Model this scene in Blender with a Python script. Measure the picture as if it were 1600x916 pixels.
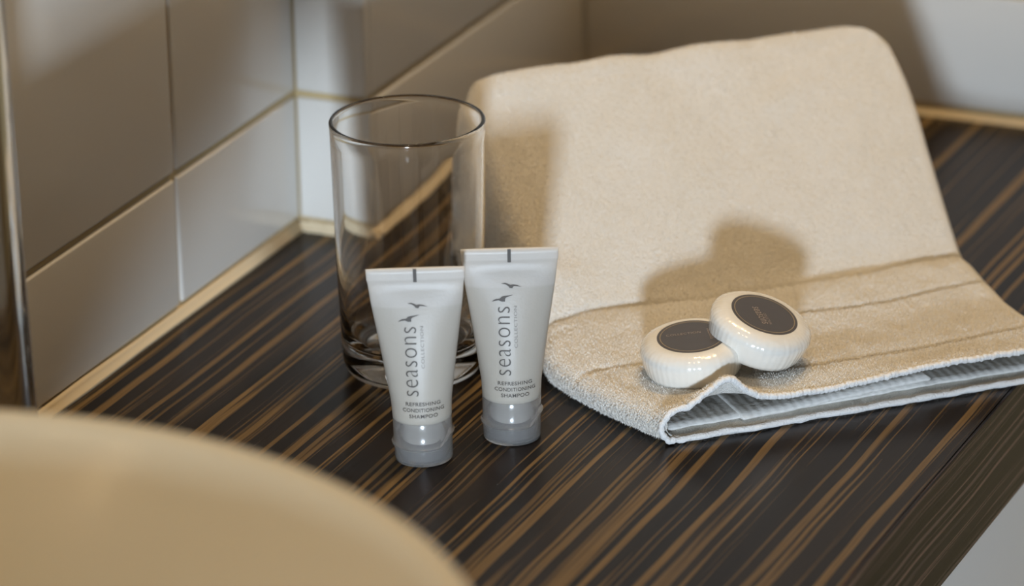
import bpy, bmesh, math, random
from mathutils import Vector, Matrix, noise

for o in list(bpy.data.objects):
    bpy.data.objects.remove(o, do_unlink=True)
S = bpy.context.scene
C = S.collection
Z0 = 0.85                       # height of the worktop above the floor; coordinates below count from the worktop

# ------------------------------------------------------------------ camera
RIGHT = Vector((0.9155, 0.4020, -0.0176)); UP = Vector((-0.1314, 0.3400, 0.9312)); FWD = Vector((-0.3803, 0.8502, -0.3641))
cam_d = bpy.data.cameras.new('camera'); cam = bpy.data.objects.new('camera', cam_d); C.objects.link(cam)
rot = Matrix((RIGHT, UP, -FWD)).transposed().to_4x4()
cam.matrix_world = Matrix.Translation((0.8171, -1.7150, 0.7786 + Z0)) @ rot
cam_d.sensor_width = 36.0
cam_d.lens = 36.0 * 7000.0 / 1600.0
cam_d.clip_start = 0.05
cam_d.dof.use_dof = True
cam_d.dof.focus_distance = 1.972
cam_d.dof.aperture_fstop = 6.0
S.camera = cam

# ------------------------------------------------------------------ world, light, exposure
W = bpy.data.worlds.new('world'); S.world = W; W.use_nodes = True
W.node_tree.nodes['Background'].inputs[0].default_value = (0.8, 0.85, 1.0, 1)
W.node_tree.nodes['Background'].inputs[1].default_value = 0.3
WIN = Vector((1.155, -2.58, 0.136))            # centre of an assumed window, added behind the photographer for the low cool light
win_d = bpy.data.lights.new('assumed_window_light', 'AREA')  # cool light fitted to the shadows; the window around it is assumed
win_d.shape = 'RECTANGLE'; win_d.size = 0.20; win_d.size_y = 0.20
win_d.energy = 6.9; win_d.color = (0.70, 0.84, 1.0); win_d.spread = math.radians(50)
win_o = bpy.data.objects.new('assumed_window_light', win_d); C.objects.link(win_o)
win_o.location = WIN + Vector((0, 0.0, Z0))
win_o.rotation_euler = (math.radians(88), 0, math.radians(29))     # lamp turned off the window's normal to aim its narrowed beam at the corner
LAMPS = [(0.02, 0.33), (0.34, 0.30), (0.30, -0.62)]  # ceiling lamps out of view; places assumed from glints and shadows
LAMP_W = [2.4, 2.05, 1.25]
LAMP_COL = (1.0, 0.71, 0.37)
LAMP_SPREAD = math.radians(110)
S.view_settings.view_transform = 'Standard'
S.view_settings.look = 'None'
S.view_settings.gamma = 1.0
S.view_settings.use_curve_mapping = False
S.view_settings.exposure = 0.0

# ------------------------------------------------------------------ helpers
def mat(name, color=(0.8, 0.8, 0.8), rough=0.5, metal=0.0, **kw):
    m = bpy.data.materials.new(name); m.use_nodes = True
    b = m.node_tree.nodes['Principled BSDF']
    b.inputs['Base Color'].default_value = (*color, 1)
    b.inputs['Roughness'].default_value = rough
    b.inputs['Metallic'].default_value = metal
    for k, v in kw.items():
        b.inputs[k.replace('_', ' ')].default_value = v
    return m
def N(m, t, **kw):
    n = m.node_tree.nodes.new(t)
    for k, v in kw.items(): setattr(n, k, v)
    return n
def L(m, a, b): m.node_tree.links.new(a, b)
def BS(m): return m.node_tree.nodes['Principled BSDF']
def math_node(m, op, a, b=None, c=None):
    n = N(m, 'ShaderNodeMath', operation=op)
    for i, v in enumerate((a, b, c)):
        if v is None: continue
        if isinstance(v, (int, float)): n.inputs[i].default_value = v
        else: L(m, v, n.inputs[i])
    return n.outputs[0]
def ramp(m, fac, stops, interp='LINEAR'):
    r = N(m, 'ShaderNodeValToRGB'); r.color_ramp.interpolation = interp
    e = r.color_ramp.elements
    while len(e) < len(stops): e.new(0.5)
    for el, (p, c) in zip(e, stops):
        el.position = p; el.color = (*c, 1) if len(c) == 3 else c
    L(m, fac, r.inputs[0]); return r.outputs[0]
def noise_tex(m, vec, scale, detail=2.0, rough=0.5):
    n = N(m, 'ShaderNodeTexNoise'); n.inputs['Scale'].default_value = scale
    n.inputs['Detail'].default_value = detail; n.inputs['Roughness'].default_value = rough
    if vec is not None: L(m, vec, n.inputs['Vector'])
    return n.outputs['Fac']
def bump(m, h, strength, dist):
    b = N(m, 'ShaderNodeBump'); b.inputs['Strength'].default_value = strength; b.inputs['Distance'].default_value = dist
    L(m, h, b.inputs['Height']); L(m, b.outputs[0], BS(m).inputs['Normal'])
def objco(m): return N(m, 'ShaderNodeTexCoord').outputs['Object']

def new_obj(name, me, m=None, parent=None, loc=None, smooth=True):
    o = bpy.data.objects.new(name, me); C.objects.link(o)
    if m is not None and not me.materials: me.materials.append(m)
    if parent is not None: o.parent = parent
    if loc is not None: o.location = loc
    elif parent is None: o.location = (0, 0, Z0)
    if smooth:
        for p in me.polygons: p.use_smooth = True
    return o
def from_bm(bm, name):
    bmesh.ops.recalc_face_normals(bm, faces=bm.faces)
    me = bpy.data.meshes.new(name); bm.to_mesh(me); bm.free(); return me
def pyd(name, v, f):
    me = bpy.data.meshes.new(name); me.from_pydata(v, [], f); me.update(); return me
def box_me(name, lo, hi, bev=0.0, seg=2):
    bm = bmesh.new()
    bmesh.ops.create_cube(bm, size=1.0)
    for v in bm.verts:
        v.co = Vector([lo[i] + (v.co[i] + 0.5) * (hi[i] - lo[i]) for i in range(3)])
    if bev > 0:
        bmesh.ops.bevel(bm, geom=list(bm.edges), offset=bev, segments=seg, profile=0.6, affect='EDGES')
    return from_bm(bm, name)
def lathe_me(name, prof, seg=64, closed=False, radial=None):
    """prof: list of (r, z); r == 0 collapses to a pole; closed joins last to first"""
    v = []; rings = []
    for r, z in prof:
        if r < 1e-7:
            rings.append([len(v)]); v.append((0, 0, z))
        else:
            idx = []
            for k in range(seg):
                a = 2 * math.pi * k / seg
                rr = r * (radial(a, r, z) if radial else 1.0)
                idx.append(len(v)); v.append((rr * math.cos(a), rr * math.sin(a), z))
            rings.append(idx)
    f = []
    pairs = list(zip(rings[:-1], rings[1:])) + ([(rings[-1], rings[0])] if closed else [])
    for A, B in pairs:
        for k in range(seg):
            k2 = (k + 1) % seg
            if len(A) == 1 and len(B) == 1: continue
            if len(A) == 1: f.append((A[0], B[k2], B[k]))
            elif len(B) == 1: f.append((A[k], A[k2], B[0]))
            else: f.append((A[k], A[k2], B[k2], B[k]))
    bm = bmesh.new(); tmp = pyd(name + '_t', v, f); bm.from_mesh(tmp); bpy.data.meshes.remove(tmp)
    return from_bm(bm, name)
def tube_me(name, pts, rad, seg=10, caps=True):
    v = []; f = []
    n = len(pts); pts = [Vector(p) for p in pts]
    ref = Vector((0, 0, 1))
    for i, p in enumerate(pts):
        t = (pts[min(i + 1, n - 1)] - pts[max(i - 1, 0)]).normalized()
        a = t.cross(ref)
        if a.length < 1e-4: a = t.cross(Vector((1, 0, 0)))
        a.normalize(); b = a.cross(t)
        r = rad(i / (n - 1)) if callable(rad) else rad
        for k in range(seg):
            an = 2 * math.pi * k / seg
            v.append(p + a * (r * math.cos(an)) + b * (r * math.sin(an)))
    for i in range(n - 1):
        for k in range(seg):
            k2 = (k + 1) % seg
            f.append((i * seg + k, i * seg + k2, (i + 1) * seg + k2, (i + 1) * seg + k))
    if caps:
        f.append(tuple(range(seg))); f.append(tuple((n - 1) * seg + k for k in range(seg)))
    bm = bmesh.new(); tmp = pyd(name + '_t', [tuple(x) for x in v], f); bm.from_mesh(tmp); bpy.data.meshes.remove(tmp)
    return from_bm(bm, name)
def sharp(o, deg=35):
    o.data.set_sharp_from_angle(angle=math.radians(deg))
def empty(name, loc, label, cat, group=None):
    o = bpy.data.objects.new(name, None); C.objects.link(o)
    o.empty_display_size = 0.02
    o.location = (loc[0], loc[1], loc[2] + Z0)
    tag(o, label, cat, group); return o
def tag(o, label, cat, group=None):
    o['label'] = label; o['category'] = cat
    if group: o['group'] = group
def struct(o, label=None):
    o['kind'] = 'structure'
    if label: o['label'] = label
    return o
def interp(x, xs, ys):
    if x <= xs[0]: return ys[0]
    for i in range(1, len(xs)):
        if x <= xs[i]:
            t = (x - xs[i - 1]) / (xs[i] - xs[i - 1]); return ys[i - 1] + t * (ys[i] - ys[i - 1])
    return ys[-1]
def sinterp(x, xs, ys):
    """smooth (monotone-ish cubic) interpolation"""
    n = len(xs)
    if x <= xs[0]: return ys[0]
    if x >= xs[-1]: return ys[-1]
    d = [(ys[i + 1] - ys[i]) / (xs[i + 1] - xs[i]) for i in range(n - 1)]
    m = [d[0]] + [(0 if d[i - 1] * d[i] <= 0 else 2 * d[i - 1] * d[i] / (d[i - 1] + d[i])) for i in range(1, n - 1)] + [d[-1]]
    for i in range(n - 1):
        if x <= xs[i + 1]:
            h = xs[i + 1] - xs[i]; t = (x - xs[i]) / h
            return ((1 + 2 * t) * (1 - t) ** 2 * ys[i] + t * (1 - t) ** 2 * h * m[i] + t * t * (3 - 2 * t) * ys[i + 1] + t * t * (t - 1) * h * m[i + 1])

# ------------------------------------------------------------------ materials
def make_tile():
    m = mat('glazed_tile', (0.66, 0.63, 0.58), 0.13, Specular_IOR_Level=0.55)
    c = objco(m)
    bump(m, noise_tex(m, c, 18.0, 1.0), 0.10, 0.003)
    return m
TILE = make_tile()
GROUT = mat('cream_grout', (0.50, 0.38, 0.20), 0.9)
SEAL = mat('cream_sealant', (0.66, 0.54, 0.36), 0.5)
PLASTER = mat('pale_plaster', (0.60, 0.57, 0.52), 0.8)
_c = noise_tex(PLASTER, objco(PLASTER), 40.0, 3.0); bump(PLASTER, _c, 0.1, 0.002)
FLOORM = mat('pale_floor_vinyl', (0.66, 0.70, 0.80), 0.35)
_c = noise_tex(FLOORM, objco(FLOORM), 9.0, 4.0)
L(FLOORM, ramp(FLOORM, _c, [(0.35, (0.70, 0.71, 0.74)), (0.65, (0.76, 0.77, 0.79))]), BS(FLOORM).inputs['Base Color'])

def make_wood(name, fine):
    m = mat(name, (0.05, 0.03, 0.02), 0.26, Specular_IOR_Level=0.12)
    c = objco(m)
    sep = N(m, 'ShaderNodeSeparateXYZ'); L(m, c, sep.inputs[0])
    across = math_node(m, 'SUBTRACT', sep.outputs[0], sep.outputs[2])
    along = sep.outputs[1]
    def vec(sa, sl, off=0.0):
        cb = N(m, 'ShaderNodeCombineXYZ')
        L(m, math_node(m, 'MULTIPLY', across2 if off else across, sa), cb.inputs[0])
        L(m, math_node(m, 'MULTIPLY', along, sl), cb.inputs[1]); cb.inputs[2].default_value = off
        return cb.outputs[0]
    wob = noise_tex(m, vec(14.0, 7.0), 1.0, 2.0)
    across2 = math_node(m, 'ADD', across, math_node(m, 'MULTIPLY', math_node(m, 'SUBTRACT', wob, 0.5), 0.006))
    k = 1.5 if fine else 1.0
    broad = noise_tex(m, vec(190.0 * k, 1.3, 3.1), 1.0, 2.0, 0.45)
    thin = noise_tex(m, vec(470.0 * k, 1.8, 7.7), 1.0, 2.0, 0.5)
    tone = noise_tex(m, vec(60.0 * k, 1.1, 12.3), 1.0, 2.0, 0.5)
    base = ramp(m, tone, [(0.35, (0.009, 0.0060, 0.0045)), (0.66, (0.021, 0.0145, 0.0105))])
    tan = ramp(m, tone, [(0.36, (0.190, 0.122, 0.048)), (0.64, (0.130, 0.086, 0.040))])
    if fine:
        base = ramp(m, tone, [(0.35, (0.006, 0.0045, 0.0048)), (0.66, (0.017, 0.011, 0.012))])
        tan = ramp(m, tone, [(0.40, (0.085, 0.060, 0.056)), (0.60, (0.190, 0.112, 0.082))])
    f1 = ramp(m, broad, [(0.550, (0, 0, 0)), (0.582, (1, 1, 1))])
    f2 = ramp(m, thin, [(0.58, (0, 0, 0)), (0.64, (0.6, 0.6, 0.6))])
    mx = N(m, 'ShaderNodeMath', operation='MAXIMUM'); L(m, f1, mx.inputs[0]); L(m, f2, mx.inputs[1])
    mix = N(m, 'ShaderNodeMix', data_type='RGBA')
    L(m, mx.outputs[0], mix.inputs['Factor']); L(m, base, mix.inputs['A']); L(m, tan, mix.inputs['B'])
    # a little figure inside the streaks
    fig = noise_tex(m, vec(900.0, 25.0, 1.7), 1.0, 3.0)
    mul = N(m, 'ShaderNodeMix', data_type='RGBA', blend_type='MULTIPLY'); mul.inputs['Factor'].default_value = 0.6
    L(m, mix.outputs['Result'], mul.inputs['A']); L(m, ramp(m, fig, [(0.3, (0.55, 0.55, 0.55)), (0.7, (1.15, 1.15, 1.15))]), mul.inputs['B'])
    L(m, mul.outputs['Result'], BS(m).inputs['Base Color'])
    bump(m, thin, 0.12, 0.0004)
    return m
WOOD = make_wood('striped_dark_laminate', False)
EDGEW = make_wood('striped_dark_edging', True)
CERAMIC = mat('cream_ceramic', (0.73, 0.655, 0.49), 0.22, Coat_Weight=0.25, Coat_Roughness=0.08)
bump(CERAMIC, noise_tex(CERAMIC, objco(CERAMIC), 25.0, 1.0), 0.03, 0.002)
CHROME = mat('chrome', (0.80, 0.82, 0.84), 0.08, 1.0)
GLASS = mat('clear_glass', (1, 1, 1), 0.0, 0.0, Transmission_Weight=1.0, IOR=1.5)

def make_terry():
    m = mat('cream_terry', (0.80, 0.75, 0.66), 0.95, Sheen_Weight=0.35, Sheen_Roughness=0.5)
    c = objco(m)
    n1 = noise_tex(m, c, 1300.0, 3.0, 0.7)
    n2 = noise_tex(m, c, 30.0, 2.0)
    vor = N(m, 'ShaderNodeTexVoronoi'); vor.inputs['Scale'].default_value = 1100.0; L(m, c, vor.inputs['Vector'])
    h = math_node(m, 'ADD', math_node(m, 'MULTIPLY', n1, 0.7), math_node(m, 'MULTIPLY', vor.outputs['Distance'], -0.6))
    bump(m, h, 1.0, 0.0013)
    col = ramp(m, n2, [(0.3, (0.80, 0.75, 0.66)), (0.7, (0.84, 0.80, 0.73))])
    L(m, col, BS(m).inputs['Base Color'])
    return m
TERRY = make_terry()
HEM = mat('white_terry_edge', (0.84, 0.82, 0.79), 0.95, Sheen_Weight=0.3)
bump(HEM, noise_tex(HEM, objco(HEM), 900.0, 3.0, 0.65), 0.7, 0.0015)
def make_rib():
    m = mat('ribbed_terry', (0.72, 0.70, 0.66), 0.95)
    c = objco(m); sep = N(m, 'ShaderNodeSeparateXYZ'); L(m, c, sep.inputs[0])
    s = math_node(m, 'SINE', math_node(m, 'MULTIPLY', sep.outputs[0], 1500.0))
    n = noise_tex(m, c, 500.0, 2.0)
    bump(m, math_node(m, 'ADD', math_node(m, 'MULTIPLY', s, 0.3), n), 0.45, 0.0008)
    return m
RIB = make_rib()

def make_frost():
    m = mat('frosted_tube_plastic', (0.72, 0.72, 0.71), 0.42, Subsurface_Weight=0.45, Subsurface_Scale=0.006, Specular_IOR_Level=0.4)
    BS(m).inputs['Subsurface Radius'].default_value = (1.0, 1.0, 0.95)
    c = objco(m); sep = N(m, 'ShaderNodeSeparateXYZ'); L(m, c, sep.inputs[0])
    zz = math_node(m, 'MULTIPLY', sep.outputs[2], 10.0)                 # 0.07 m -> 0.7
    col = ramp(m, zz, [(0.0, (0.48, 0.435, 0.36)), (0.30, (0.455, 0.415, 0.355)), (0.712, (0.42, 0.385, 0.335)), (0.722, (0.465, 0.43, 0.385)), (0.83, (0.455, 0.42, 0.375)), (0.835, (0.52, 0.485, 0.44))])
    L(m, col, BS(m).inputs['Base Color'])
    bump(m, noise_tex(m, c, 900.0, 2.0), 0.10, 0.0005)
    return m
FROST = make_frost()
CAPM = mat('clear_frosted_cap', (0.88, 0.86, 0.83), 0.18, Transmission_Weight=0.88, IOR=1.46)
NECK = mat('milky_neck_plastic', (0.66, 0.64, 0.60), 0.35)
LIDIN = mat('grey_lid_inside', (0.13, 0.13, 0.135), 0.25)
INK = mat('taupe_ink', (0.075, 0.064, 0.054), 0.6)
INK2 = mat('light_taupe_ink', (0.24, 0.22, 0.20), 0.6)
def make_wrap():
    m = mat('pearly_soap_wrapper', (0.80, 0.77, 0.70), 0.22, Coat_Weight=0.9, Coat_Roughness=0.10)
    bump(m, noise_tex(m, objco(m), 160.0, 2.0), 0.35, 0.0012)
    return m
WRAP = make_wrap()
LABELM = mat('dark_brown_label', (0.050, 0.036, 0.028), 0.30, Coat_Weight=0.4, Coat_Roughness=0.2)
bump(LABELM, noise_tex(LABELM, objco(LABELM), 120.0, 1.0), 0.15, 0.0006)
GOLD = mat('dull_gold_print', (0.30, 0.23, 0.14), 0.45)
PRINT = mat('pale_brown_print', (0.34, 0.27, 0.23), 0.5)
WHITE = mat('white_paint', (0.80, 0.78, 0.74), 0.5)
def emit(name, col, s):
    m = mat(name, col, 0.4); BS(m).inputs['Emission Color'].default_value = (*col, 1); BS(m).inputs['Emission Strength'].default_value = s; return m

# ------------------------------------------------------------------ room shell
XL, XC, YC, YB = -0.130, -0.0917, 0.146, 0.420       # left wall face, pillar side face, pillar front face, far wall face
XR, YF, ZF, ZC = 2.10, -2.60, -Z0, 1.55
T = 0.10
struct(new_obj('floor', box_me('floor', (XL - T, YF - T, ZF - T), (XR + T, YB + T, ZF)), FLOORM, smooth=False), 'pale smooth floor beside the vanity')
struct(new_obj('ceiling', box_me('ceiling', (XL - T, YF - T, ZC), (XR + T, YB + T, ZC + T)), WHITE, smooth=False))
BK = 0.0095                                            # tiles stand this proud of the grout bed
wl = struct(new_obj('wall_left', box_me('wall_left', (XL - T, YF - T, ZF), (XL - 0.0018, YB + T, ZC)), GROUT, smooth=False), 'glossy taupe-white tiled wall along the worktop')
wp = struct(new_obj('wall_pillar', box_me('wall_pillar', (XL - 0.0010, YC + 0.0018, ZF), (XC - 0.0018, YB - 0.0005, ZC)), GROUT, smooth=False), 'tiled boxed-in pillar stepping out beside the glass')
wb = struct(new_obj('wall_back', box_me('wall_back', (XC - 0.001, YB + 0.0018, ZF), (XR + T, YB + T, ZC)), GROUT, smooth=False), 'tiled far wall behind the towel')
struct(new_obj('wall_right', box_me('wall_right', (XR, YF - T, ZF), (XR + T, YB + 0.001, ZC)), PLASTER, smooth=False))
# wall behind the photographer, with an opening for the assumed window
wh = 0.125
wx0, wx1, wz0, wz1 = WIN.x - wh, WIN.x + wh, WIN.z - wh, WIN.z + wh
bm = bmesh.new()
for lo, hi in (((XL - 0.001, YF - T, ZF), (wx0, YF, ZC)), ((wx1, YF - T, ZF), (XR + 0.001, YF, ZC)),
               ((wx0, YF - T, ZF), (wx1, YF, wz0)), ((wx0, YF - T, wz1), (wx1, YF, ZC))):
    r = bmesh.ops.create_cube(bm, size=1.0)
    for v in r['verts']:
        v.co = Vector([lo[i] + (v.co[i] + 0.5) * (hi[i] - lo[i]) for i in range(3)])
struct(new_obj('wall_front', from_bm(bm, 'wall_front'), PLASTER, smooth=False))
win = struct(new_obj('assumed_window_1', box_me('assumed_window_pane', (wx0, YF - 0.04, wz0), (wx1, YF - 0.03, wz1)), emit('assumed_lit_pane', (0.80, 0.89, 1.0), 1.0), smooth=False), 'assumed small frosted window, added for the low cool light')  # unseen window, added to house the fitted cool light
fr = bmesh.new()
for lo, hi in (((wx0 - .03, YF - .002, wz0 - .03), (wx0, YF + .012, wz1 + .03)), ((wx1, YF - .002, wz0 - .03), (wx1 + .03, YF + .012, wz1 + .03)),
               ((wx0, YF - .002, wz0 - .03), (wx1, YF + .012, wz0)), ((wx0, YF - .002, wz1), (wx1, YF + .012, wz1 + .03))):
    r = bmesh.ops.create_cube(fr, size=1.0)
    for v in r['verts']:
        v.co = Vector([lo[i] + (v.co[i] + 0.5) * (hi[i] - lo[i]) for i in range(3)])
new_obj('assumed_window_frame', from_bm(fr, 'assumed_window_frame'), WHITE, win, (0, 0, 0), smooth=False)

# ---- tiles, one object each, 3 mm joints, slightly pillowed edges
TW, TH, G = 0.300, 0.200, 0.0032
rows = [(0.0045, 0.0707)] + [(0.0707 + TH * i, 0.0707 + TH * (i + 1)) for i in range(4)]
tile_cache = {}
rnd = random.Random(4)
def tile(parent, axis, face, a0, a1, z0, z1):
    """axis 'x': tile face normal +X at x=face, spans y a0..a1; axis 'y': normal -Y at y=face, spans x a0..a1"""
    w, h = a1 - a0 - G, z1 - z0 - G
    key = (axis, round(w, 4), round(h, 4))
    d = 0.0075
    if key not in tile_cache:
        if axis == 'x': tile_cache[key] = box_me('tile', (-d, -w / 2, -h / 2), (0, w / 2, h / 2), 0.0016, 3)
        else: tile_cache[key] = box_me('tile', (-w / 2, 0, -h / 2), (w / 2, d, h / 2), 0.0016, 3)
    mid = (a0 + a1) / 2; zc = (z0 + z1) / 2
    loc = (face, mid, zc) if axis == 'x' else (mid, face, zc)
    o = new_obj('tile', tile_cache[key], TILE, parent, loc)
    o.rotation_euler = (0, rnd.uniform(-.0025, .0025), rnd.uniform(-.0015, .0015)) if axis == 'x' else (rnd.uniform(-.0025, .0025), 0, rnd.uniform(-.0015, .0015))
    sharp(o, 40)
    return o
ys = [YC + G / 2 - 0.0002, 0.0200] + [0.02 - TW * i for i in range(1, 6)]
for z0, z1 in rows:
    for a1, a0 in zip(ys[:-1], ys[1:]): tile(wl, 'x', XL, a0, a1, z0, z1)
    tile(wp, 'y', YC, XL - G / 2 + 0.0002, XC + G / 2 + 0.0002, z0, z1)
    tile(wp, 'x', XC, YC - G / 2 + 0.0080, YB + G / 2 - 0.0002, z0, z1)
    xs = [XC - G / 2 + 0.0002] + [XC + TW * i for i in range(1, 6)]
    for a0, a1 in zip(xs[:-1], xs[1:]): tile(wb, 'y', YB, a0, a1, z0, z1)

# ---- sealant bead where the worktop meets the walls
def bead(name, p, q, nx, ny, k_=1.0):
    p = Vector(p); q = Vector(q); n = Vector((nx, ny, 0)); k = 24; v = []; f = []
    sec = [(-0.002, 0.0), (0.0036, 0.0), (0.0028, 0.0009), (0.0016, 0.0020), (0.0009, 0.0032), (0.0004, 0.0047), (-0.002, 0.0047)]
    for i in range(k + 1):
        c = p.lerp(q, i / k); w = k_ * (1 + 0.10 * math.sin(i * 2.3) + 0.06 * math.sin(i * 5.1))
        for a, b in sec: v.append(tuple(c + n * (a * w if a > 0 else a) + Vector((0, 0, b * w))))
    s = len(sec)
    for i in range(k):
        for j in range(s):
            j2 = (j + 1) % s; f.append((i * s + j, i * s + j2, (i + 1) * s + j2, (i + 1) * s + j))
    f.append(tuple(range(s))); f.append(tuple(k * s + j for j in range(s)))
    b = bmesh.new(); t = pyd('t', v, f); b.from_mesh(t); bpy.data.meshes.remove(t)
    return struct(new_obj(name, from_bm(b, name), SEAL), 'cream sealant joint between worktop and tiles')
bead('trim_1', (XL, -1.2, 0), (XL, YC, 0), 1, 0)
bead('trim_2', (XL, YC, 0), (XC + 0.004, YC, 0), 0, -1)
bead('trim_3', (XC, YC - 0.004, 0), (XC, YB, 0), 1, 0)
bead('trim_4', (XC, YB, 0), (0.262, YB, 0), 0, -1, 0.6)

# ------------------------------------------------------------------ worktop
XE, TK = 0.262, 0.0545
ct = empty('vanity_worktop', (0, 0, -TK), 'dark brown striped wood-grain worktop under the toiletries and towel', 'worktop')
outline = [(XL + 0.0005, -1.20), (XE - 0.0012, -1.20), (XE - 0.0012, YB - 0.0005), (XC + 0.0005, YB - 0.0005), (XC + 0.0005, YC - 0.0005), (XL + 0.0005, YC - 0.0005)]
bm = bmesh.new()
lo = [bm.verts.new((x, y, 0)) for x, y in outline]; hi = [bm.verts.new((x, y, TK)) for x, y in outline]
bm.faces.new(hi); bm.faces.new(lo[::-1])
for i in range(6):
    j = (i + 1) % 6; bm.faces.new((lo[i], lo[j], hi[j], hi[i]))
new_obj('worktop_slab', from_bm(bm, 'worktop_slab'), WOOD, ct, (0, 0, 0), smooth=False)
e = new_obj('edge_band', box_me('edge_band', (XE - 0.0010, -1.20, 0.0), (XE + 0.0006, YB - 0.0005, TK - 0.0002), 0.0004, 2), EDGEW, ct, (0, 0, 0), smooth=False)
e['label'] = 'finely striped front edge of the worktop'

# ------------------------------------------------------------------ white cabinet under the worktop
CABM = mat('white_cabinet_lacquer', (0.90, 0.91, 0.92), 0.35)
bump(CABM, noise_tex(CABM, objco(CABM), 60.0, 2.0), 0.02, 0.001)
cb = empty('vanity_cabinet', (0, 0, -Z0), 'plain white vanity cabinet below the dark worktop', 'cabinet')
cz = Z0 - TK - 0.0005
new_obj('cabinet_body', box_me('cabinet_body', (XL + 0.001, -1.19, 0.08), (0.226, YB - 0.001, cz), 0.001), CABM, cb, (0, 0, 0), smooth=False)
new_obj('plinth', box_me('plinth', (XL + 0.001, -1.17, 0.0), (0.190, YB - 0.001, 0.0805), 0.001), CABM, cb, (0, 0, 0), smooth=False)
for a0, a1, hs in ((-1.188, -0.654, 1), (-0.650, -0.120, -1), (-0.116, 0.416, 1)):
    dr = new_obj('door', box_me('door', (0.2265, a0, 0.084), (0.2450, a1, cz - 0.001), 0.0012), CABM, cb, (0, 0, 0), smooth=False)
    hy = a0 + 0.035 if hs < 0 else a1 - 0.035
    hd = [(0.2448, hy, cz - 0.30), (0.262, hy, cz - 0.302), (0.270, hy, cz - 0.312), (0.270, hy, cz - 0.418), (0.262, hy, cz - 0.428), (0.2448, hy, cz - 0.43)]
    new_obj('handle', tube_me('handle', hd, 0.005, 12), CHROME, dr, (0, 0, 0))

# ------------------------------------------------------------------ wash basin
bas = empty('wash_basin', (0.102, -0.658, 0.0), 'round cream ceramic vessel basin with curved rim in the foreground', 'basin')
Rr, Hb = 0.2136, 0.165
outer = [(0.0, 0.0), (0.050, 0.0), (0.055, 0.003), (0.061, 0.013), (0.074, 0.034), (0.092, 0.060), (0.116, 0.088), (0.148, 0.117), (0.187, 0.146), (Rr - 0.0050, 0.158)]
rim = [(Rr, 0.1622), (Rr - 0.0006, 0.1648), (Rr - 0.004, 0.1665), (Rr - 0.009, 0.1655), (Rr - 0.0122, 0.1625)]
inner = [(0.178, 0.147), (0.140, 0.121), (0.106, 0.092), (0.080, 0.064), (0.063, 0.042), (0.050, 0.028), (0.038, 0.020), (0.024, 0.0145), (0.0, 0.014)]
bo = new_obj('bowl', lathe_me('bowl', outer + rim + inner, 128), CERAMIC, bas, (0, 0, 0))
md = bo.modifiers.new('sub', 'SUBSURF'); md.levels = 1; md.render_levels = 1
new_obj('drain', lathe_me('drain', [(0.0, 0.0150), (0.017, 0.0158), (0.0215, 0.018), (0.0228, 0.0172), (0.0228, 0.0140)], 40), CHROME, bas, (0, 0, 0))

# ------------------------------------------------------------------ tap (tall chrome vessel tap at the left edge)
tp = empty('basin_tap', (-0.084, -0.240, 0.0), 'tall chrome basin tap standing by the tiled wall at the left edge', 'tap')
new_obj('tap_body', lathe_me('tap_body', [(0.0, 0.0), (0.030, 0.0), (0.030, 0.004), (0.0265, 0.007), (0.0245, 0.012), (0.0225, 0.06), (0.0205, 0.14), (0.0190, 0.24), (0.0185, 0.285), (0.0165, 0.291), (0.0, 0.292)], 48), CHROME, tp, (0, 0, 0))
d = Vector((0.192, -0.411, 0)).normalized()
sp = [d * (0.010 + 0.012 * i) + Vector((0, 0, 0.262 + 0.006 * math.sin(i / 13 * math.pi) - 0.010 * (i / 13) ** 3)) for i in range(14)]
new_obj('spout', tube_me('spout', sp, lambda t: 0.0115 - 0.002 * t, 20), CHROME, tp, (0, 0, 0))
lv = [Vector((0, 0, 0.290)), Vector((0, 0, 0.302)), Vector((0, 0, 0.306)) + d * 0.012, Vector((0, 0, 0.318)) + d * 0.062]
new_obj('lever', tube_me('lever', lv, lambda t: 0.0075 - 0.003 * t, 14), CHROME, tp, (0, 0, 0))

# ------------------------------------------------------------------ drinking glass
gl = empty('drinking_glass', (0, 0, 0), 'tall clear straight-sided drinking glass standing empty behind the tubes', 'glass')
Hg = 0.1210
def ro(z): return interp(z, [0.010, 0.05, Hg], [0.0325, 0.0338, 0.0352])
tw = 0.0013
go = [(0.0, 0.0016), (0.020, 0.0014), (0.0255, 0.0002), (0.0280, 0.0003), (0.0302, 0.0020), (0.0318, 0.0050), (0.0324, 0.0085)] + [(ro(z), z) for z in (0.0125, 0.03, 0.05, 0.075, 0.1, 0.112, Hg - 0.0022)]
gr = [(0.0352 + 0.0001, Hg - 0.0010), (0.0352 - 0.0004, Hg - 0.0002), (0.0352 - 0.0010, Hg), (0.0352 - 0.0017, Hg - 0.0003), (0.0352 - 0.0020, Hg - 0.0012)]
gi = [(ro(z) - tw - 0.0003 - 0.0012 * max(0, 1 - z / 0.05), z) for z in (Hg - 0.0030, 0.112, 0.1, 0.075, 0.05, 0.035, 0.024)] + [(0.0292, 0.0185), (0.0270, 0.0152), (0.0225, 0.0130), (0.013, 0.0122), (0.0, 0.0120)]
new_obj('glass_body', lathe_me('glass_body', go + gr + gi, 128), GLASS, gl, (0, 0, 0))

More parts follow.
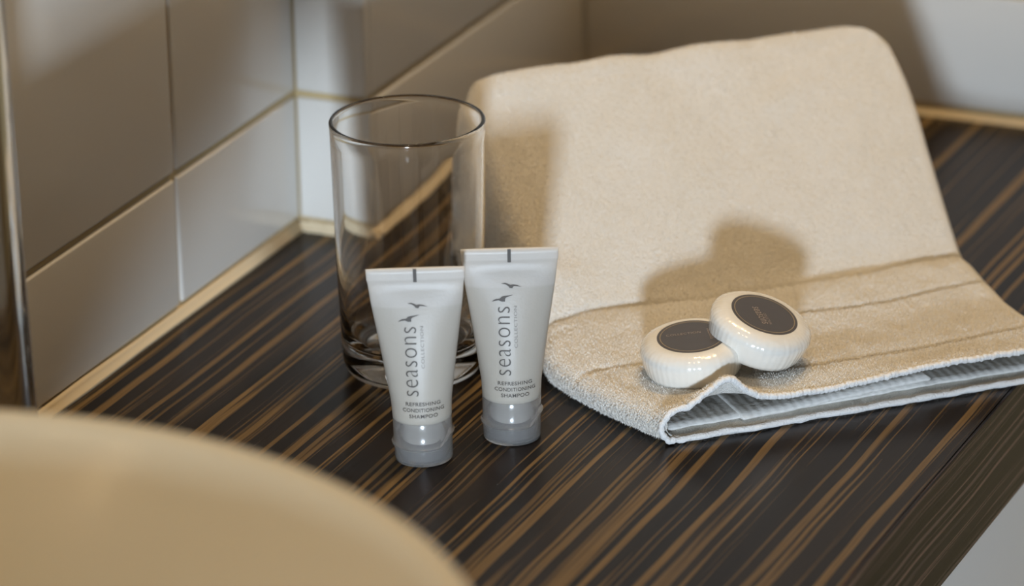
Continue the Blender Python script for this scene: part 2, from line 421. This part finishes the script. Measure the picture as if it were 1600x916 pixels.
# ------------------------------------------------------------------ shampoo tubes
CAP_H, TUBE_H, RB, RT = 0.0205, 0.0885, 0.0129, 0.0214
def tube_ab(z):
    t = max(0.0, min(1.0, (z - CAP_H) / (TUBE_H - 0.0065 - CAP_H)))
    b = RB * math.cos(t * math.pi / 2) ** 0.85 if t < 1 else 0.0
    b = max(b, 0.0009)
    a = interp(t, [0, 0.12, 0.5, 0.85, 1.0], [RB, RB * 1.03, 0.01655, 0.0198, 0.0208])
    if z > TUBE_H - 0.0065: a = interp(z, [TUBE_H - 0.0065, TUBE_H - 0.005, TUBE_H], [0.0208, 0.0212, RT])
    return a, b
def tube_surf(x, z, off=0.00022):
    a, b = tube_ab(z)
    s = max(-0.999, min(0.999, x / a))
    return Vector((x, -(b * math.sqrt(1 - s * s)) - off, z))
def tube_body_me():
    v = []; f = []; seg = 56
    zs = [CAP_H - 0.0006 + 0.0006 * i for i in range(2)] + [CAP_H + (TUBE_H - 0.0065 - CAP_H) * (i / 30) for i in range(1, 31)] + [TUBE_H - 0.0060, TUBE_H - 0.0050, TUBE_H - 0.0025, TUBE_H]
    for z in zs:
        a, b = tube_ab(z)
        if z < CAP_H: a *= 0.97; b *= 0.97
        for k in range(seg):
            t = 2 * math.pi * k / seg
            v.append((a * math.cos(t), b * math.sin(t), z))
    n = len(zs)
    for i in range(n - 1):
        for k in range(seg):
            k2 = (k + 1) % seg; f.append((i * seg + k, i * seg + k2, (i + 1) * seg + k2, (i + 1) * seg + k))
    f.append(tuple(range(seg))); f.append(tuple((n - 1) * seg + k for k in range(seg)))
    bm = bmesh.new(); t = pyd('t', v, f); bm.from_mesh(t); bpy.data.meshes.remove(t)
    return from_bm(bm, 'tube_body')
def text_me(name, s, width=None, height=None, thin=0.0):
    """flat text mesh, left-bottom at the origin, scaled to width or cap height"""
    cu = bpy.data.curves.new(name, 'FONT'); cu.body = s; cu.size = 1.0; cu.resolution_u = 4; cu.offset = thin
    cu.space_character = 1.08
    o = bpy.data.objects.new(name, cu); C.objects.link(o)
    bpy.context.view_layer.update()
    dg = bpy.context.evaluated_depsgraph_get()
    me = bpy.data.meshes.new_from_object(o.evaluated_get(dg))
    bpy.data.objects.remove(o, do_unlink=True); bpy.data.curves.remove(cu)
    xs_ = [v.co.x for v in me.vertices]; ys_ = [v.co.y for v in me.vertices]
    x0, x1, y0, y1 = min(xs_), max(xs_), min(ys_), max(ys_)
    sx = sy = 1.0
    if width: sx = width / (x1 - x0)
    if height: sy = height / (y1 - y0)
    if not width: sx = sy
    if not height: sy = sx
    for v in me.vertices: v.co = Vector(((v.co.x - x0) * sx, (v.co.y - y0) * sy, 0))
    return me
def cut_grid(me, step):
    bm = bmesh.new(); bm.from_mesh(me)
    for ax in (0, 1):
        cs = [v.co[ax] for v in bm.verts]; a, b = min(cs), max(cs)
        n = int((b - a) / step)
        for i in range(1, n + 1):
            p = [0, 0, 0]; p[ax] = a + i * step; q = [0, 0, 0]; q[ax] = 1
            bmesh.ops.bisect_plane(bm, geom=bm.verts[:] + bm.edges[:] + bm.faces[:], plane_co=p, plane_no=q)
    bm.to_mesh(me); bm.free(); return me
def wrap_text(me, x0, z0, up=False, slant=0.0):
    cut_grid(me, 0.0012)
    for v in me.vertices:
        x, y = v.co.x, v.co.y
        if up: X, Zc = x0 - y, z0 + x           # reads upwards, letter tops to the left
        else: X, Zc = x0 + x, z0 + y
        v.co = tube_surf(X, Zc)
    return me
BIRD1 = [(85, 300), (105, 285), (135, 270), (180, 266), (205, 246), (235, 237), (275, 233), (345, 226), (285, 244), (258, 254), (245, 268), (243, 298), (205, 299), (170, 284), (135, 288)]
BIRD2 = [(203, 104), (250, 97), (282, 108), (310, 120), (345, 116), (390, 124), (445, 146), (390, 136), (350, 134), (332, 156), (302, 152), (284, 132), (250, 112)]
def bird_me(name, pts):
    v = [(((X / 7.63 + 620) - 660.5) / 3560, (722 - (Y / 7.63 + 460)) / 3378, 0) for X, Y in pts]
    bm = bmesh.new(); vs = [bm.verts.new(p) for p in v]; fc = bm.faces.new(vs)
    bmesh.ops.triangulate(bm, faces=[fc])
    me = from_bm(bm, name); cut_grid(me, 0.0008)
    for q in me.vertices: q.co = tube_surf(q.co.x, q.co.y)
    return me
tube_body = tube_body_me()
PRT = [('brand_lettering', wrap_text(text_me('brand_lettering', 'seasons', width=0.0300, height=0.0052, thin=-0.014), -0.0004, 0.0338, True), INK),
       ('small_lettering', wrap_text(text_me('small_lettering', 'COLLECTION', width=0.0180, height=0.0014), 0.0027, 0.0460, True), INK2)]
for s, w, z in (('REFRESHING', 0.0150, 0.0296), ('CONDITIONING', 0.0178, 0.0268), ('SHAMPOO', 0.0124, 0.0240)):
    PRT.append(('product_lettering', wrap_text(text_me('product_lettering', s, width=w, height=0.0017, thin=0.012), -w / 2 + 0.0012, z - 0.0004), INK))
PRT.append(('bird_emblem', bird_me('bird_emblem', BIRD1), INK))
PRT.append(('bird_emblem', bird_me('bird_emblem', BIRD2), INK))
bm = bmesh.new()
g = [[bm.verts.new(tube_surf(-0.0002 + sx * 0.00075, z, 0.0002)) for sx in (-1, 1)] for z in (TUBE_H - 0.0062, TUBE_H - 0.0055, TUBE_H - 0.003, TUBE_H - 0.00005)]
for i in range(3): bm.faces.new((g[i][0], g[i][1], g[i + 1][1], g[i + 1][0]))
PRT.append(('registration_mark', from_bm(bm, 'registration_mark'), INK))
for n_, me_, m_ in PRT: me_.materials.clear(); me_.materials.append(m_)

def cap_shell_me():
    # hollow frosted screw cap; the skirt has a thumb notch at front right where the flip lid opens
    seg = 72
    def prof(a):
        # a: angle from front (-Y) towards +X, radians; ridge height dips up at the notch
        k = max(0.0, min(1.0, (a - 0.55) / 0.55)) if 0.55 < a < 2.1 else 0.0
        zr = 0.0082 + 0.0045 * k * k * (3 - 2 * k)
        lip = 0.0009
        return [(0.0114, 0.0), (0.0121, 0.0001), (0.01255, 0.0006), (0.0127, 0.0016), (0.0128, zr - 0.0008), (0.0128 + lip, zr - 0.0002), (0.0129 + lip, zr + 0.0005), (0.0129, zr + 0.0013), (0.01295, 0.0160), (0.0129, 0.0200), (0.0126, 0.0205),
                (0.0119, 0.0205), (0.0117, 0.0195), (0.0117, 0.0150), (0.0117, 0.0080), (0.0117, 0.0020), (0.0112, 0.0012)]
    v = []; f = []; n = 17
    for k in range(seg):
        th = 2 * math.pi * k / seg
        a = (th + math.pi / 2) % (2 * math.pi)            # 0 at -Y, growing towards +X
        for r, z in prof(a): v.append((r * math.cos(th), r * math.sin(th), z))
    for k in range(seg):
        k2 = (k + 1) % seg
        for i in range(n - 1):
            f.append((k * n + i, k2 * n + i, k2 * n + i + 1, k * n + i + 1))
    # close the bottom as a disc (outer) and inside floor
    c0 = len(v); v.append((0, 0, 0.0)); c1 = len(v); v.append((0, 0, 0.0012))
    for k in range(seg):
        k2 = (k + 1) % seg
        f.append((c0, k2 * n, k * n)); f.append((c1, k * n + n - 1, k2 * n + n - 1))
    bm = bmesh.new(); t = pyd('t', v, f); bm.from_mesh(t); bpy.data.meshes.remove(t)
    return from_bm(bm, 'cap')
cap_me = cap_shell_me()
neck_me = lathe_me('neck', [(0.0, 0.0088), (0.0090, 0.0088), (0.0096, 0.0096), (0.0100, 0.0186), (0.0112, 0.0192), (0.0112, 0.0203), (0.0, 0.0203)], 48)
lid_me = lathe_me('lid_insert', [(0.0, 0.0018), (0.0106, 0.0018), (0.0110, 0.0022), (0.0110, 0.0072), (0.0104, 0.0078), (0.0, 0.0078)], 48)
def tube(name, x, y, rz, tilt, label):
    t = empty(name, (x, y, 0.0), label, 'shampoo tube', 'frosted shampoo tubes in front of the glass')
    t.rotation_euler = (0, tilt, rz)
    b = new_obj('tube_body', tube_body, FROST, t, (0, 0, 0))
    for n_, me_, m_ in PRT: new_obj(n_, me_, m_, b, (0, 0, 0), smooth=False)
    c = new_obj('cap', cap_me, CAPM, t, (0, 0, 0)); sharp(c, 50)
    c['label'] = 'clear frosted flip cap at the foot of the tube'
    new_obj('neck', neck_me, NECK, c, (0, 0, 0)); new_obj('lid_insert', lid_me, LIDIN, c, (0, 0, 0))
    return t
FACE = math.radians(24.1)
tube('shampoo_tube', 0.0470, -0.0906, FACE - 0.02, math.radians(-1.2), 'frosted shampoo tube nearest the camera, left of the two, before the glass')
tube('shampoo_tube', 0.0734, -0.0551, FACE + 0.03, math.radians(0.2), 'frosted shampoo tube further back, right of the two, beside the towel')

# ------------------------------------------------------------------ towel
FX, FY = 0.1396, -0.0423
tow = empty('hand_towel', (FX, FY, 0.0), 'cream terry hand towel, folded, front half flat and rear half propped up', 'towel')
tow.rotation_euler = (0, 0, math.radians(45))
PV = [0.0, 0.020, 0.050, 0.078, 0.100, 0.109, 0.114, 0.128, 0.155, 0.200, 0.215, 0.222, 0.2265, 0.231, 0.236, 0.244, 0.250]
PZ = [0.0165, 0.0172, 0.0168, 0.0192, 0.0215, 0.0212, 0.0235, 0.0345, 0.0535, 0.0840, 0.0945, 0.0990, 0.1003, 0.0985, 0.0900, 0.0500, 0.0060]
def u_left(v): return sinterp(v, [0, 0.02, 0.05, 0.082, 0.110, 0.135, 0.18, 0.21, 0.226, 0.25], [0.0, -0.007, -0.016, -0.0215, -0.0135, -0.0115, -0.013, -0.0135, -0.007, 0.0])
def u_right(v): return sinterp(v, [0, 0.05, 0.11, 0.16, 0.200, 0.213, 0.222, 0.2275, 0.25], [0.1995, 0.1990, 0.2030, 0.2105, 0.2165, 0.2160, 0.2110, 0.2020, 0.190])
def front_edge(u): return sinterp(u, [-0.01, 0.0, 0.010, 0.022, 0.0316, 0.040, 0.050, 0.075, 0.126, 0.176, 0.20], [0.012, 0.0155, 0.0198, 0.0240, 0.0280, 0.0210, 0.0160, 0.0155, 0.0180, 0.0175, 0.0185])
def groove(v, c, w, d): return -d * math.exp(-((v - c) / w) ** 2)
def Htop(u, v):
    h = sinterp(v, PV, PZ)
    k = math.exp(-(v / 0.0075) ** 2)
    h = h * (1 - k) + front_edge(u) * k
    wob = 0.0022 * math.sin(u * 31 + 0.6) + 0.0012 * math.sin(u * 77)
    if v < 0.2:
        h += groove(v, 0.1085 + wob, 0.0014, 0.0026)
        s2 = max(0.0, min(1.0, (u - 0.045) / 0.03)); h += groove(v, 0.0765 + 0.02 * max(0, u - 0.13) * 4 * (u - 0.05) + wob, 0.0012, 0.0024 * s2)
        s3 = max(0.0, min(1.0, (u - 0.050) / 0.02)); h += groove(v, 0.0215 + 0.6 * wob, 0.0012, 0.0022 * s3)
        # small crease running in from the left fold
        s4 = max(0.0, min(1.0, (0.030 - u) / 0.02)); h += groove(v, 0.058 - 0.25 * u, 0.0015, 0.0018 * s4)
    p = Vector((u * 22, v * 22, 1.3))
    amp = 0.0011 if v < 0.10 else 0.0017
    if v > 0.215: amp *= 0.5
    h += amp * noise.noise(p) + 0.0004 * noise.noise(p * 4.3) + 0.00012 * noise.noise(Vector((u * 480, v * 480, 0.2)))
    if v > 0.195: h += 0.0018 * noise.noise(Vector((u * 38, 7.7, 0))) * min(1.0, (v - 0.195) / 0.02) * (1.0 if v < 0.235 else 0.0)
    # soft pinch near the top edge at right and a bulge at the left of the crease
    h += 0.0016 * math.exp(-(((u - 0.150) / 0.02) ** 2 + ((v - 0.195 - 0.3 * (u - 0.15)) / 0.007) ** 2))
    h += 0.0045 * math.exp(-(((u - 0.002) / 0.014) ** 2 + ((v - 0.123) / 0.012) ** 2))
    h += 0.0022 * math.exp(-(((u + 0.004) / 0.012) ** 2 + ((v - 0.200) / 0.014) ** 2))
    return max(h, 0.0048)
def section(v, jit=0.0):
    """closed loop (u, z) of the folded towel at depth v, starting at the top right going left"""
    ul, ur = u_left(v), u_right(v); pts = []
    rl = 0.012; rr = 0.007
    nt = 240
    for i in range(nt + 1):
        u = (ur - rr) + (ul + rl - ur + rr) * i / nt
        hh = Htop(u, v)
        # round the shoulder towards the left fold
        d_ = (u - (ul + rl)) / 0.016
        if d_ < 1: hh -= 0.0022 * (1 - max(0, d_)) ** 2 * (1 if v < 0.1 else 0.7)
        pts.append((u, hh))
    hL = pts[-1][1]; hR = pts[0][1]
    na = 26
    for i in range(1, na):                                   # left wrap, top to bottom
        ph = math.pi * i / na
        cz = math.cos(ph); sz = math.sin(ph)
        z = hL / 2 + (hL / 2) * math.copysign(abs(cz) ** 0.85, cz)
        u = ul + rl - rl * sz ** 0.75
        loops = 0.00055 * math.sin(v * 2 * math.pi / 0.0024 + 1.2 * math.sin(ph * 5)) * sz + 0.0004 * noise.noise(Vector((v * 700, ph * 9, 0)))
        pts.append((u - loops, max(z, 0.0)))
    nb = 40
    for i in range(nb + 1):                                  # underside
        u = ul + rl + (ur - rr - ul - rl) * i / nb
        pts.append((u, 0.0))
    for i in range(1, 12):                                   # right wrap, bottom to top
        ph = math.pi * (1 - i / 12)
        cz = math.cos(ph); sz = math.sin(ph)
        z = hR / 2 + (hR / 2) * math.copysign(abs(cz) ** 0.85, cz)
        pts.append((ur - rr + rr * sz ** 0.8, max(z, 0.0)))
    return pts
vs_ = [0.0006 * i for i in range(0, 60)]
vs_ = [0.0008 * i for i in range(0, 132)] + [0.1056 + 0.0009 * i for i in range(0, 12)] + [0.1164 + 0.0013 * i for i in range(0, 74)] + [0.2126 + 0.0008 * i for i in range(0, 44)] + [0.2485, 0.250]
secs = [section(v) for v in vs_]
nS = len(secs[0]); V = []; Fc = []
for v, s in zip(vs_, secs):
    for u, z in s:
        # the front edge waves a little
        dv = 0.0012 * noise.noise(Vector((u * 60, z * 40, 5.0))) * math.exp(-v / 0.006)
        V.append((u, v + dv, z))
for i in range(len(secs) - 1):
    for k in range(nS):
        k2 = (k + 1) % nS; Fc.append((i * nS + k, i * nS + k2, (i + 1) * nS + k2, (i + 1) * nS + k))
Fc.append(tuple((len(secs) - 1) * nS + k for k in range(nS)))
bm = bmesh.new(); t = pyd('t', V, Fc); bm.from_mesh(t); bpy.data.meshes.remove(t)
to = new_obj('folded_cloth', from_bm(bm, 'folded_cloth'), TERRY, tow, (0, 0, 0.0002))
md = to.modifiers.new('thickness', 'SOLIDIFY'); md.thickness = 0.0030; md.offset = -1.0; md.use_rim = True
# terry pile: short fibres standing on the outside of the cloth
PILE = mat('terry_fibre', (0.86, 0.82, 0.75), 0.95)
rp = random.Random(11)
cells = []
tot = 0.0
ntop = 241 + 25                                            # top and left wrap columns of each section
for i in range(len(vs_) - 1):
    dvv = vs_[i + 1] - vs_[i]
    for k in range(0, ntop - 1):
        a = V[i * nS + k]; b = V[i * nS + k + 1]; c = V[(i + 1) * nS + k]
        ex, ey, ez = b[0] - a[0], b[1] - a[1], b[2] - a[2]; fx, fy, fz = c[0] - a[0], c[1] - a[1], c[2] - a[2]
        nx, ny, nz = fy * ez - fz * ey, fz * ex - fx * ez, fx * ey - fy * ex
        ar = math.sqrt(nx * nx + ny * ny + nz * nz)
        if ar < 1e-12: continue
        if k < 238 and nz < 0: nx, ny, nz = -nx, -ny, -nz
        if k >= 238 and nx > 0: nx, ny, nz = -nx, -ny, -nz
        n_ = ar * 2.6e6 + rp.random()
        for _ in range(int(n_)):
            p, q = rp.random(), rp.random()
            bx, by, bz = a[0] + ex * p + fx * q, a[1] + ey * p + fy * q, a[2] + ez * p + fz * q
            ln = rp.uniform(0.0006, 0.0012) * (1.25 if k >= 225 else 1.0)
            dx = nx / ar + rp.gauss(0, 0.75); dy = ny / ar + rp.gauss(0, 0.75); dz = nz / ar + rp.gauss(0, 0.75)
            dl = ln / math.sqrt(dx * dx + dy * dy + dz * dz + 1e-9)
            an = rp.uniform(0, 6.283); w_ = 0.00016
            wx, wy = w_ * math.cos(an), w_ * math.sin(an)
            cells.append((bx - wx, by - wy, bz)); cells.append((bx + wx, by + wy, bz)); cells.append((bx + dx * dl, by + dy * dl, max(bz + dz * dl, 0.0004)))
pm = pyd('terry_pile', cells, [(i, i + 1, i + 2) for i in range(0, len(cells), 3)])
po = new_obj('terry_pile', pm, PILE, to, (0, 0, 0), smooth=False)
po['kind'] = 'stuff'
# hem round the open front
loop = secs[0]
hp = []
start = [i for i, p in enumerate(loop)]
for i in range(0, nS - 11):
    u, z = loop[i]
    if hp and (Vector((u, 0, z)) - hp[-1]).length < 0.0007: continue
    hp.append(Vector((u, 0, z)))
rh = 0.0015
cen = Vector((0.1, 0, 0.009))
hp2 = []
for i, p in enumerate(hp):
    q = p + Vector((0, -0.0006 + 0.0012 * noise.noise(Vector((p.x * 60, p.z * 40, 5.0))), 0))
    q.z = max(min(q.z, q.z), 0) + (-0.0010 if p.z > 0.006 else 0.0)
    q.z = max(q.z, rh + 0.0006)
    q += Vector((0.0009 * noise.noise(Vector((i * 0.23, 1, 0))), 0.0008 * noise.noise(Vector((i * 0.31, 4, 0))), 0.0007 * noise.noise(Vector((i * 0.37, 9, 0)))))
    hp2.append(q)
random.seed(3)
he = new_obj('hem', tube_me('hem', hp2, lambda t: rh * (1 + 0.16 * noise.noise(Vector((t * 160, 0, 0))) + 0.15 * noise.noise(Vector((t * 420, 3, 0))) + 0.14 * math.sin(t * 700 + 3 * noise.noise(Vector((t * 50, 5, 0))))), 10), HEM, tow, (0, 0, 0.0))
he['label'] = 'white corded edge round the open front of the towel'
# inner fold seen in the open front
def strip(name, u0, u1, zf, dv0, depth, th, m):
    v = []; nu, nv = 90, 14; out = []
    for side in (0, 1):
        for i in range(nu + 1):
            u = u0 + (u1 - u0) * i / nu
            for j in range(nv + 1):
                vv = dv0 + depth * j / nv + 0.0007 * noise.noise(Vector((u * 90, 2.0, 0))) * (1 - j / nv)
                r = th / 2
                edge = 1.0 if j > 1 else (0.45 if j == 0 else 0.85)
                ee = min(1.0, (u1 - u) / (th * 0.8) + 0.25)
                z = zf(u, j / nv) + (1 if side else -1) * r * edge * ee + 0.0004 * noise.noise(Vector((u * 160, vv * 160, side)))
                v.append((u, vv, z))
    f = []; st = nv + 1; off = (nu + 1) * st
    for i in range(nu):
        for j in range(nv):
            a = i * st + j
            f.append((a, a + st, a + st + 1, a + 1)); f.append((off + a, off + a + 1, off + a + st + 1, off + a + st))
    for i in range(nu):
        a = i * st; f.append((a, off + a, off + a + st, a + st)); a += nv; f.append((a, a + st, off + a + st, off + a))
    for j in range(nv):
        f.append((j, j + 1, off + j + 1, off + j)); a = nu * st + j; f.append((a, off + a, off + a + 1, a + 1))
    b = bmesh.new(); t_ = pyd('t', v, f); b.from_mesh(t_); bpy.data.meshes.remove(t_)
    return new_obj(name, from_bm(b, name), m, tow, (0, 0, 0))
strip('inner_fold', 0.040, 0.132, lambda u, j: interp(u, [0.04, 0.07, 0.10, 0.132], [0.0055, 0.0066, 0.0082, 0.0095]) - 0.001 * j, 0.0022, 0.07, 0.0034, RIB)
strip('inner_fold', 0.004, 0.190, lambda u, j: 0.0046 + 0.0002 * math.sin(u * 60), 0.0060, 0.07, 0.0020, RIB)

# ------------------------------------------------------------------ soaps
def soap(name, top, nrm, spin, lines, label):
    n = Vector(nrm).normalized(); th = 0.0175; R = 0.0233
    base = Vector(top) - n * th
    s = empty(name, base, label, 'soap', 'round wrapped guest soaps on the towel')
    x = RIGHT - n * RIGHT.dot(n); x.normalize(); y = n.cross(x)
    ca, sa = math.cos(spin), math.sin(spin)
    x2 = x * ca + y * sa; y2 = n.cross(x2)
    s.rotation_euler = Matrix((x2, y2, n)).transposed().to_euler()
    prof = [(0.0, 0.0), (0.0160, 0.0), (0.0190, 0.0004), (0.0208, 0.0015), (0.0220, 0.0038), (0.0228, 0.0075), (R, 0.0108), (R, 0.0126), (0.0226, 0.0143), (0.0210, 0.0158), (0.0190, 0.0168), (0.0172, 0.0173), (0.0155, 0.0174), (0.0, 0.0174)]
    rd = random.Random(hash(round(spin * 100)) % 1000)
    ph = [rd.uniform(0, 6.28) for _ in range(4)]
    def flute(a, r, z):
        k = max(0.0, min(1.0, (r - 0.0165) / 0.004))
        return 1 + k * (0.0022 * math.sin(31 * a + ph[0] + 3.2 * math.sin(3 * a + ph[1])) * (0.6 + 0.4 * math.sin(2 * a + ph[2])) + 0.0020 * math.sin(53 * a + ph[2] + 3 * math.sin(2 * a)) + 0.006 * math.sin(5 * a + ph[3]))
    b = new_obj('soap_body', lathe_me('soap_body', prof, 360, radial=flute), WRAP, s, (0, 0, 0))
    b['label'] = 'cream soap in pleated glossy wrapper'
    rl = 0.01545; zt = 0.01755
    lb = new_obj('paper_label', lathe_me('paper_label', [(0.0, zt - 0.0004), (rl, zt - 0.0004), (rl, zt), (0.0, zt)], 72), LABELM, s, (0, 0, 0), smooth=False)
    lb['label'] = 'round dark brown paper label'
    new_obj('label_ring', lathe_me('label_ring', [(0.0138, zt + 0.00004), (0.0142, zt + 0.00004), (0.0142, zt + 0.0001), (0.0138, zt + 0.0001)], 72, closed=True), GOLD, lb, (0, 0, 0), smooth=False)
    for txt, w_, h_, x_, y_, r_ in lines:
        me = text_me('label_lettering', txt, width=w_, height=h_)
        for v in me.vertices:
            a_, b_ = v.co.x - w_ / 2, v.co.y - h_ / 2
            v.co = Vector((x_ + a_ * math.cos(r_) - b_ * math.sin(r_), y_ + a_ * math.sin(r_) + b_ * math.cos(r_), zt + 0.0001))
        new_obj('label_lettering', me, PRINT, lb, (0, 0, 0), smooth=False)
    return s
soap('wrapped_soap', (0.1356, 0.0028, 0.0345), (-0.017, -0.111, 0.9936), 0.0,
     [('COLLECTION', 0.0155, 0.0017, -0.0035, 0.0028, 0.10), ('seasons', 0.0100, 0.0024, 0.0088, 0.0015, math.radians(-82))], 'round wrapped soap lying flat on the towel, lower of the two')
soap('wrapped_soap', (0.1630, 0.0220, 0.0418), (0.3407, -0.0334, 0.9396), 0.0,
     [('seasons', 0.0130, 0.0030, -0.0022, -0.0018, math.radians(-70)), ('COLLECTION', 0.0085, 0.0014, 0.0012, -0.0032, math.radians(-70))], 'round wrapped soap leaning tilted on the other soap')

# ------------------------------------------------------------------ ceiling downlights, out of view, assumed from glints on the glass
BULB = emit('warm_lamp_lens', LAMP_COL, 8.0)
WHERE = ['over the glass', 'over the basin', 'furthest from the far wall']
for (x, y), w, wh_ in zip(LAMPS, LAMP_W, WHERE):
    d = empty('assumed_downlight', (x, y, ZC - 0.008), 'assumed small round warm ceiling downlight ' + wh_, 'downlight', 'assumed ceiling downlights')
    new_obj('trim_ring', lathe_me('trim_ring', [(0.034, 0.0), (0.042, 0.0), (0.046, 0.004), (0.046, 0.008), (0.034, 0.008)], 40, closed=True), CHROME, d, (0, 0, 0))
    new_obj('lamp_lens', lathe_me('lamp_lens', [(0.0, 0.004), (0.034, 0.004), (0.034, 0.007), (0.0, 0.007)], 40), BULB, d, (0, 0, 0))
    ld = bpy.data.lights.new('downlight_lamp', 'AREA'); ld.shape = 'DISK'; ld.size = 0.066; ld.energy = w; ld.color = LAMP_COL; ld.spread = LAMP_SPREAD
    lo_ = bpy.data.objects.new('downlight_lamp', ld); C.objects.link(lo_); lo_.parent = d; lo_.location = (0, 0, 0.0025)
